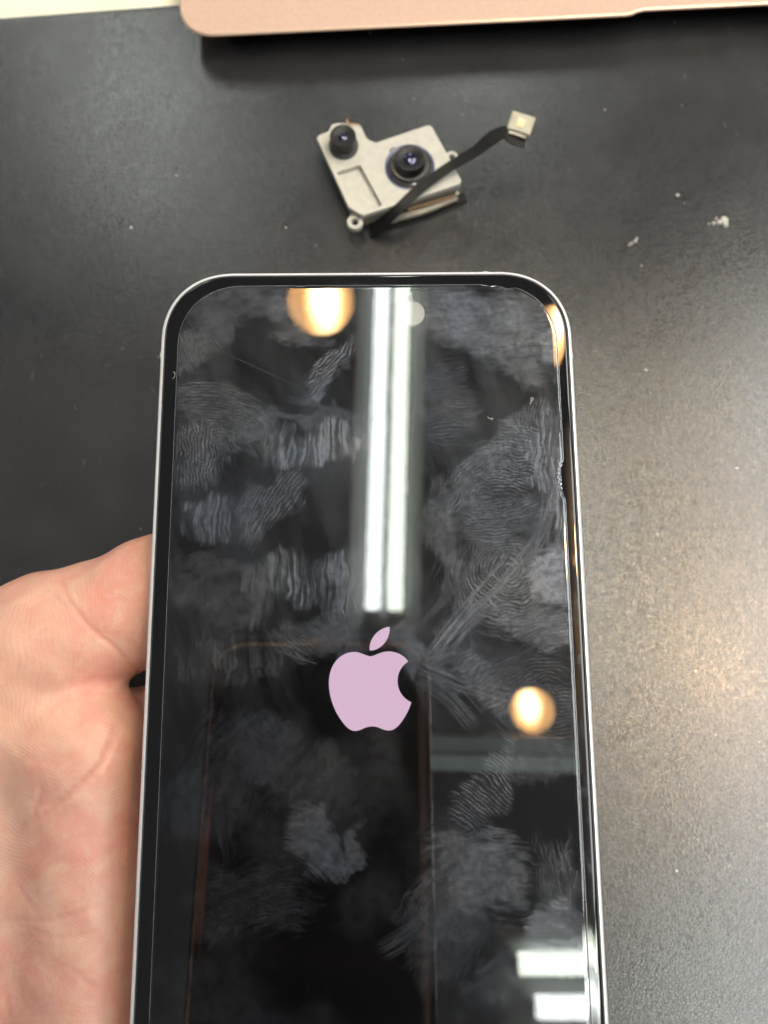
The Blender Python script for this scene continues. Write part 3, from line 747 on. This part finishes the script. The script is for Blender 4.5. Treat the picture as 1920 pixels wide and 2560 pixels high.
ga = me.attributes.new('grease', 'FLOAT', 'POINT'); ga.data.foreach_set('value', smudge(allv[:, :2]).astype(np.float32))
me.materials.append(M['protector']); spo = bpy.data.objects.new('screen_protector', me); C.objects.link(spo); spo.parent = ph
# antenna bands
def band(px, py, side):
    x, y = phl(px, py, -1)
    if side == 'x': sx = math.copysign(PW/2, x); MB().box((sx-math.copysign(.37, x), y, -3.5), (.78, 1.1, 6.2), None, .12).build('antenna_band', M['band'], ph)
    else: MB().box((x, PH/2-.37, -3.5), (1.1, .78, 6.2), None, .12).build('antenna_band', M['band'], ph)
band(407, 890, 'x'); band(1428, 892, 'x'); band(1213, 685, 'y')
# side button on the right, hidden under the frame's lip from above
slab(1, 1, .2, ((0, 0), (0, .1))) 
MB().box((-PW/2-.15, 38, -3.7), (.7, 9.5, 2.4), None, .3).build('volume_button', M['silver'], ph, True, 40)
MB().box((-PW/2-.15, 26, -3.7), (.7, 9.5, 2.4), None, .3).build('volume_button', M['silver'], ph, True, 40)
MB().box((PW/2+.15, 30, -3.7), (.7, 15, 2.4), None, .3).build('side_button', M['silver'], ph, True, 40)

# lint on the screen
def lint2(pts, label, hh=.5):
    P = [PM@np.array([*phl(x, y, hh), hh+.1*math.sin(i*1.7)])+PC for i, (x, y) in enumerate(pts)]
    Q = []
    for i in range(len(P)-1):
        for t in (0, .33, .66): Q.append(P[i]*(1-t)+P[i+1]*t)
    Q.append(P[-1]); Q = np.array(Q); Q[1:-1] = (Q[:-2]+Q[2:]+2*Q[1:-1])/4
    o = MB().tube(Q, .05, 5).build('lint_fibre', M['dust'], None, True, off=P[0]); o.location = Vector(P[0])*MM; tag(o, label, 'fibre')
lint2([(1325, 1012), (1328, 1004), (1327, 996), (1331, 993), (1334, 998), (1329, 1003)], 'tiny looped white lint fibre on the screen, upper right')
lint2([(434, 929), (438, 934), (437, 942), (430, 947)], 'hooked pale lint fibre on the black bezel at the upper left', .15)
lint2([(1219, 1042), (1224, 1048), (1232, 1044), (1230, 1050)], 'short crumpled white lint fibre on the screen right of the light reflection')

# ================================================================== hand
def sdf_field(p):
    def cone(a, b, ra, rb):
        a = np.array(a, float); b = np.array(b, float); ba = b-a; l2_ = ba@ba
        t = np.clip(((p-a)@ba)/l2_, 0, 1)
        d_ = np.linalg.norm(p-a-t[..., None]*ba, axis=-1)
        return d_-(ra+(rb-ra)*t)
    def smin(a, b, k):
        h = np.clip(.5+.5*(b-a)/k, 0, 1); return b+(a-b)*h-k*h*(1-h)
    # palm mass
    d_ = cone((-150, -52, 36), (-128, -50, 38), 23, 22)
    d_ = smin(d_, cone((-230, -66, 30), (-150, -52, 36), 28, 23), 8)
    d_ = smin(d_, cone((-128, -46, 38), (-60, -24, 43), 19, 12), 9)      # index metacarpal
    d_ = smin(d_, cone((-128, -50, 38), (-53, -42, 42), 19, 13.5), 9)
    d_ = smin(d_, cone((-128, -54, 38), (-54, -60, 42), 19, 13.5), 9)
    d_ = smin(d_, cone((-128, -60, 36), (-62, -78, 42), 18, 12.5), 9)
    d_ = smin(d_, cone((-118, -68, 38), (-76, -82, 44), 17, 12), 9)        # hypothenar
    # thenar + thumb
    d_ = smin(d_, cone((-118, -34, 42), (-80, -11.5, 45.5), 19, 15.5), 9)
    th = cone((-86, -13, 45), (-64, 0.1, 47.2), 15.6, 13.2)
    th = smin(th, cone((-64, .1, 47.2), (-43, 9.3, 49.6), 13.0, 10.9), 5)
    th = smin(th, cone((-43, 9.3, 49.6), (-22, 16, 50.6), 10.9, 10.2), 4)
    th = smin(th, cone((-22, 16, 50.6), (1, 22, 51.8), 10.2, 9.2), 2)
    d_ = smin(d_, th, 7)
    # web skin between thumb and index
    d_ = smin(d_, cone((-64, -15, 48), (-54.5, -18, 49.5), 11, 10.6), 4)
    d_ = smin(d_, cone((-54.5, -18, 49.5), (-50, -64, 49.6), 10.6, 11.2), 4)
    # fingers: bent chains under the phone
    def fing(pts, rs):
        f = None
        for i in range(len(pts)-1):
            c = cone(pts[i], pts[i+1], rs[i], rs[i+1]); f = c if f is None else smin(f, c, 1.6)
        return f
    F = [([(-57, -20, 41), (-35, -15, 32), (-4, -13, 42), (12, -13, 50), (22, -13, 53)], [11, 9.6, 9.3, 8.2, 7.4]),
         ([(-53, -42, 42), (-32, -40, 34), (4, -40, 39), (24, -42, 49), (28.4, -43, 59)], [11.5, 10, 9.6, 8.6, 7.6]),
         ([(-54, -60, 42), (-34, -60, 34), (0, -63, 39), (14, -64, 49), (23, -64, 53)], [11.5, 9.8, 9.2, 8.2, 7.3]),
         ([(-62, -78, 42), (-44, -80, 36), (-18, -84, 41), (-2, -85, 50), (10, -85, 54)], [10.5, 8.8, 8, 7.2, 6.5])]
    for pts, rs in F:
        d_ = smin(d_, fing(pts, rs), 3.0)
    return d_
def surface_nets(f, lo, hi, h):
    ax = [np.arange(lo[i], hi[i]+h, h) for i in range(3)]
    G = np.stack(np.meshgrid(*ax, indexing='ij'), -1)
    V = np.empty(G.shape[:3]); 
    for i in range(0, G.shape[0], 16): V[i:i+16] = f(G[i:i+16])
    ins = V < 0; nx, ny, nz = V.shape
    cnt = np.zeros((nx-1, ny-1, nz-1)); acc = np.zeros((nx-1, ny-1, nz-1, 3))
    cs = [(0, 0, 0), (1, 0, 0), (0, 1, 0), (1, 1, 0), (0, 0, 1), (1, 0, 1), (0, 1, 1), (1, 1, 1)]
    sl = lambda c: tuple(slice(c[k], c[k]+V.shape[k]-1) for k in range(3))
    for a_ in range(8):
        for b_ in range(a_+1, 8):
            if sum(abs(cs[a_][k]-cs[b_][k]) for k in range(3)) != 1: continue
            va, vb_ = V[sl(cs[a_])], V[sl(cs[b_])]; m = (va < 0) != (vb_ < 0)
            t = np.where(m, va/np.where(m, va-vb_, 1), 0)
            P_ = np.array(cs[a_])+t[..., None]*(np.array(cs[b_])-np.array(cs[a_]))
            acc += np.where(m[..., None], P_, 0); cnt += m
    act = cnt > 0; idx = -np.ones(act.shape, int); idx[act] = np.arange(act.sum())
    I = np.argwhere(act); vs = (I+acc[act]/cnt[act][:, None])*h+np.array(lo)
    faces = []
    for axn in range(3):
        s0 = [slice(None)]*3; s1 = [slice(None)]*3; s0[axn] = slice(0, -1); s1[axn] = slice(1, None)
        e = ins[tuple(s0)] != ins[tuple(s1)]; E_ = np.argwhere(e)
        u, v = [(1, 2), (2, 0), (0, 1)][axn]
        ok = (E_[:, u] > 0) & (E_[:, v] > 0) & (E_[:, u] < V.shape[u]-1) & (E_[:, v] < V.shape[v]-1); E_ = E_[ok]
        def g(du, dv):
            q = E_.copy(); q[:, u] -= du; q[:, v] -= dv; return idx[q[:, 0], q[:, 1], q[:, 2]]
        Q_ = np.stack([g(0, 0), g(1, 0), g(1, 1), g(0, 1)], 1)
        fl = ins[tuple(E_.T)]; Q_[fl] = Q_[fl]; Q_[~fl] = Q_[~fl][:, ::-1]
        faces.append(Q_[:, ::-1] if False else Q_)
    return vs, np.concatenate(faces)
H0 = np.array([-90, -40, 40.])
vs, fs = surface_nets(sdf_field, (-232, -112, -2), (48, 44, 74), 1.5)
bm = bmesh.new()
bv = [bm.verts.new(v) for v in vs]; bm.verts.ensure_lookup_table()
for q in fs: bm.faces.new([bv[i] for i in q])
sel = [e for e in bm.edges if all(-76 < v.co.x < -34 and -72 < v.co.y < 26 and v.co.z > 38 for v in e.verts)]
bmesh.ops.subdivide_edges(bm, edges=sel, cuts=3, use_grid_fill=True)
hm = bpy.data.meshes.new('hand'); bmesh.ops.recalc_face_normals(bm, faces=bm.faces); bm.to_mesh(hm); bm.free()
co = np.empty(len(hm.vertices)*3); hm.vertices.foreach_get('co', co); co = co.reshape(-1, 3)
def grad(p, e=.25):
    g = np.stack([sdf_field(p+np.eye(3)[k]*e)-sdf_field(p-np.eye(3)[k]*e) for k in range(3)], -1)/(2*e)
    return g/np.maximum(np.linalg.norm(g, axis=1, keepdims=True), 1e-6)
for _ in range(2): co = co-grad(co)*sdf_field(co)[:, None]
N = grad(co, .6)
# creases of the palm pressed in along lines measured on the skin
CR = [([(150, 1452), (195, 1515), (247, 1573), (293, 1625), (316, 1668), (312, 1700)], .55, .55), ([(166, 1465), (198, 1520), (228, 1556), (244, 1590)], .28, .35),
      ([(205, 1486), (222, 1530), (246, 1575), (262, 1600)], .26, .32), ([(235, 1490), (240, 1540), (262, 1590), (282, 1618)], .18, .3),
      ([(265, 1500), (272, 1545), (276, 1600)], .12, .3), ([(130, 1480), (165, 1508), (205, 1535)], .16, .3),
      ([(285, 1655), (306, 1664), (326, 1672)], .2, .3), ([(290, 1690), (316, 1697), (330, 1700)], .2, .3),
      ([(296, 1790), (286, 1850), (270, 1900), (236, 1943), (185, 1986), (128, 2031), (75, 2061), (30, 2109)], .55, .7),
      ([(125, 1950), (112, 1992), (90, 2040), (44, 2085), (12, 2110)], .4, .6), ([(0, 1745), (40, 1705), (70, 1690)], .2, .5),
      ([(0, 2312), (60, 2300), (149, 2285), (215, 2268), (283, 2249), (330, 2240)], .32, .6), ([(0, 2325), (80, 2312), (170, 2330), (240, 2316), (310, 2322)], .22, .5),
      ([(30, 2210), (60, 2240), (104, 2276)], .22, .5), ([(190, 2392), (240, 2440), (300, 2482)], .2, .5), ([(210, 2130), (260, 2075), (330, 2050)], .15, .5),
      ([(0, 2470), (8, 2520), (16, 2560)], .3, .7), ([(190, 2084), (235, 2080), (300, 2092), (346, 2090)], .15, .4),
      ([(228, 1790), (200, 1822), (160, 1850)], .14, .5), ([(120, 1700), (180, 1670), (230, 1690)], .1, .5), ([(55, 1860), (95, 1890), (160, 1900)], .15, .6)]
cre = np.zeros(len(co)); dep = np.zeros(len(co))
rg = np.random.RandomState(4)
win = (co[:, 0] > -78) & (co[:, 0] < -32) & (co[:, 1] > -76) & (co[:, 1] < 28) & (co[:, 2] > 40)
pw = co[win]; cw = np.zeros(len(pw)); dw = np.zeros(len(pw))
for pts, depth, sig in CR:
    A = np.array([at(x, y, 57)[:2] for x, y in pts]); best = np.full(len(pw), 1e9); tt = np.zeros(len(pw)); ns = len(A)-1
    for i in range(ns):
        v = A[i+1]-A[i]; t = np.clip(((pw[:, :2]-A[i])@v)/(v@v), 0, 1)
        dd = np.linalg.norm(pw[:, :2]-A[i]-t[:, None]*v, axis=1); m = dd < best; best[m] = dd[m]; tt[m] = (i+t[m])/ns
    taper = np.sin(np.clip(tt, .0, 1)*math.pi)**.5*.9+.1
    best = best+.12*np.sin(pw[:, 0]*3.1+pw[:, 1]*2.3)
    g = np.exp(-(best/sig)**2); dw = np.maximum(dw, g*depth*.6*taper); cw = np.maximum(cw, np.exp(-(best/(sig*.8))**2)*min(1, depth*2)*taper)
    dw -= .18*depth*np.exp(-((best-sig*2.2)/sig)**2)*taper          # skin swells beside each fold
dep[win] = dw; cre[win] = cw
# low relief of muscle and fat pads
rel = .12*np.sin(co[:, 0]*.21+1.0)*np.sin(co[:, 1]*.17)+.18*np.sin(co[:, 0]*.55+co[:, 1]*.31)*np.sin(co[:, 1]*.47-co[:, 2]*.3)
co = co+N*(rel-dep)[:, None]
hm.vertices.foreach_set('co', ((co-H0)*MM).ravel()); 
at_ = hm.attributes.new('crease', 'FLOAT', 'POINT'); at_.data.foreach_set('value', cre)
hm.polygons.foreach_set('use_smooth', [True]*len(hm.polygons)); hm.materials.append(M['skin']); hm.update()
ho = bpy.data.objects.new('hand', hm); C.objects.link(ho); ho.location = Vector(H0)*MM
tag(ho, 'open bare hand with creased palm supporting the phone from the left', 'hand')

# ================================================================== lamps the screen mirrors, plus glow panels added for the mat
def fixture(x0, y0, z, ang, length, tubes, hw, label, rad=19, group='fluorescent ceiling fixtures', off=(0, 0)):
    """twin-tube batten; local +x runs along the tubes"""
    e = empty('ceiling_light', (x0, y0, z), (0, 0, ang)); tag(e, label, 'ceiling light', group)
    MB().box((length/2, 0, 42), (length+60, hw, 20), None, 4).build('housing', M['white_enamel'], e)
    for sy in (-1, 1):
        y0_, y1_ = sy*(abs(tubes[0][1])+rad*1.25), sy*hw/2
        MB().loft([[(xx, y0_, 22), (xx, y1_, -16), (xx, y1_, -13), (xx, y0_, 25)] for xx in (-20, length+20)]).build('reflector', M['white_enamel'], e)
    for s, k, mt in tubes:
        st = off[0] if s < 0 else off[1]
        mb = MB(); n = 20; a_ = np.linspace(0, 2*math.pi, n, endpoint=False)
        R_ = [[(xx, k+r_*math.cos(t), r_*math.sin(t)) for t in a_] for xx, r_ in ((st+12, rad*.75), (st+18, rad), (length-18, rad), (length-12, rad*.75))]
        MB().loft(R_).build('fluorescent_tube', M[mt], e, True, 40)
        for xx in (st+4, length-4): MB().box((xx, k, 8), (14, rad*1.6, 48), None, 3).build('tube_holder', M['cap'], e)
ZC = 1800
fixture(4, 92, ZC, math.radians(90-1.6), 940, [(-1, 26, 'tube'), (1, -26, 'tube_g')], 176, 'twin-tube fluorescent ceiling fixture ahead, mirrored down the middle of the screen')
fixture(290, -716, ZC, math.radians(0), 620, [(-1, -44, 'tube'), (1, 44, 'tube_g')], 200, 'twin-tube fluorescent ceiling fixture behind, mirrored at the lower right of the screen', 24, off=(34, 0))
fixture(60, 2500, ZC, math.radians(90-1.6), 1220, [(-1, 26, 'tube'), (1, -26, 'tube_g')], 176, 'twin-tube fluorescent ceiling fixture farthest ahead, in line with the mirrored one')
fixture(-1300, 2000, ZC, math.radians(90-1.6), 1220, [(-1, 26, 'tube'), (1, -26, 'tube_g')], 176, 'twin-tube fluorescent ceiling fixture off to the left, glossing the far left of the mat')
pe = empty('glow_panel', (575, -600, ZC)); tag(pe, 'wide glowing panel added overhead on the right to brighten the mat', 'ceiling light')  # unseen emissive panel, added to give the mat its right-hand sheen
pf = empty('glow_panel', (720, 640, ZC)); tag(pf, 'smaller glowing panel added overhead, farther ahead on the right, to brighten the mat', 'ceiling light')  # second added panel, out of view, lifts the mat's upper right
MB().box((420, 340, 20), (840, 680, 30), None, 4).build('panel_frame', M['white_enamel'], pf)
MB().box((420, 340, 2), (800, 640, 4), None, 1).build('glow_sheet', emis('panel_glow_soft', (.97, 1.0, .96), 11), pf)
MB().box((500, 590, 20), (1030, 1210, 30), None, 4).build('panel_frame', M['white_enamel'], pe)
MB().box((500, 590, 2), (970, 1150, 4), None, 1).build('glow_sheet', emis('panel_glow', (.96, .99, 1.0), 9.5), pe)
se = empty('vent_glow_bar', (110, -228, ZC), (0, 0, math.radians(-1))); tag(se, 'dim grey glowing bar standing in for a ceiling vent, mirrored below the small warm lamp on the screen', 'ceiling light')  # added glowing bar in place of a ceiling vent, for its mirror image
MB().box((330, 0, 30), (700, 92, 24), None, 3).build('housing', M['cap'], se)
for yy, ee in ((-20, 1.7), (22, 1.1)): MB().box((330, yy, 16), (680, 34, 4), None, 1).build('glow_sheet', emis('vent_glow', (.86, 1.0, .98), ee), se)
def globe(x, y, z, r, label, bo=(0, 0), sc=.9):
    """round warm lamp: the glass glows most where the bulb sits behind it"""
    e = empty('globe_lamp', (x, y, z)); tag(e, label, 'lamp', 'warm globe ceiling lamps')
    m = bpy.data.materials.new('warm_lamp_glass'); m.use_nodes = True; nt = m.node_tree; nt.nodes.remove(nt.nodes['Principled BSDF'])
    co_ = mapping(nt, objco(nt), loc=(-bo[0]*MM, -bo[1]*MM, 0), sc=(1.0, .62, .0)) if False else mapping(nt, vm(nt, 'SUBTRACT', objco(nt), (bo[0]*MM, bo[1]*MM, 0.0)), sc=(1.0, .62, 0.0))
    d = vlen(nt, co_)*(1000.0/r)
    em = nt.nodes.new('ShaderNodeEmission')
    nt.links.new(mixc(nt, d.ramp(.62, .2), (1.0, .50, .17), (1.0, .80, .46)), em.inputs[0])
    nt.links.new(d.ramp(.74, .24, 19*sc, 95*sc).s, em.inputs[1])
    nt.links.new(em.outputs[0], nt.nodes['Material Output'].inputs[0])
    MB().lathe((0, 0, 0), [(r*math.sin(t), r*.9-r*.9*math.cos(t)) for t in np.linspace(.06, 2.2, 18)], 40).build('lamp_globe', m, e, True)
    MB().lathe((0, 0, 0), ((r*.82, r*1.42), (r*.9, r*1.46), (r*.9, r*1.7)), 32).build('lamp_base', M['cap'], e, True, 40)
globe(-165, 935, ZC, 88, 'warm globe lamp, mirrored at the top left of the screen', (16, -26))
globe(575, 905, ZC, 84, 'warm globe lamp, mirrored in the top right corner of the screen')
globe(362, -132, ZC, 52, 'small warm globe lamp, mirrored right of the emblem', (-14, 12))
globe(600, 235, ZC-200, 62, 'warm globe lamp off to the right, glinting on the mat', sc=4.2)
# the phone that takes the picture: seen only as a dark mirror image round the emblem
pcam = empty('photographing_phone', (0, 0, CAMH), (TH, 0, 0))
tag(pcam, 'dark phone with rose gold rim that takes the picture, mirrored around the emblem', 'smartphone')
slab(71, 146, 12, ((.5, 5.0), (0, 5.6), (0, 11.5), (.5, 12.2)), 14, 2.1, c=(-20.5, -68)).build('body', M['bezel'], pcam, True, 40)
rr_ = [[(x-20.5, y-68, z) for x, y in rrect(71.6-2*i, 146.6-2*i, 12.3-i, 14, 2.1)] for i, z in ((4.2, 4.3), (2.6, 4.4), (1.2, 4.9), (.3, 5.8), (0, 7.2), (0, 11.4), (1.2, 11.4))]
MB().loft(rr_, False, False).build('rim', plain('polished_rose_rim', (.95, .62, .52), .12, metal=1, var=.02), pcam, True, 40)
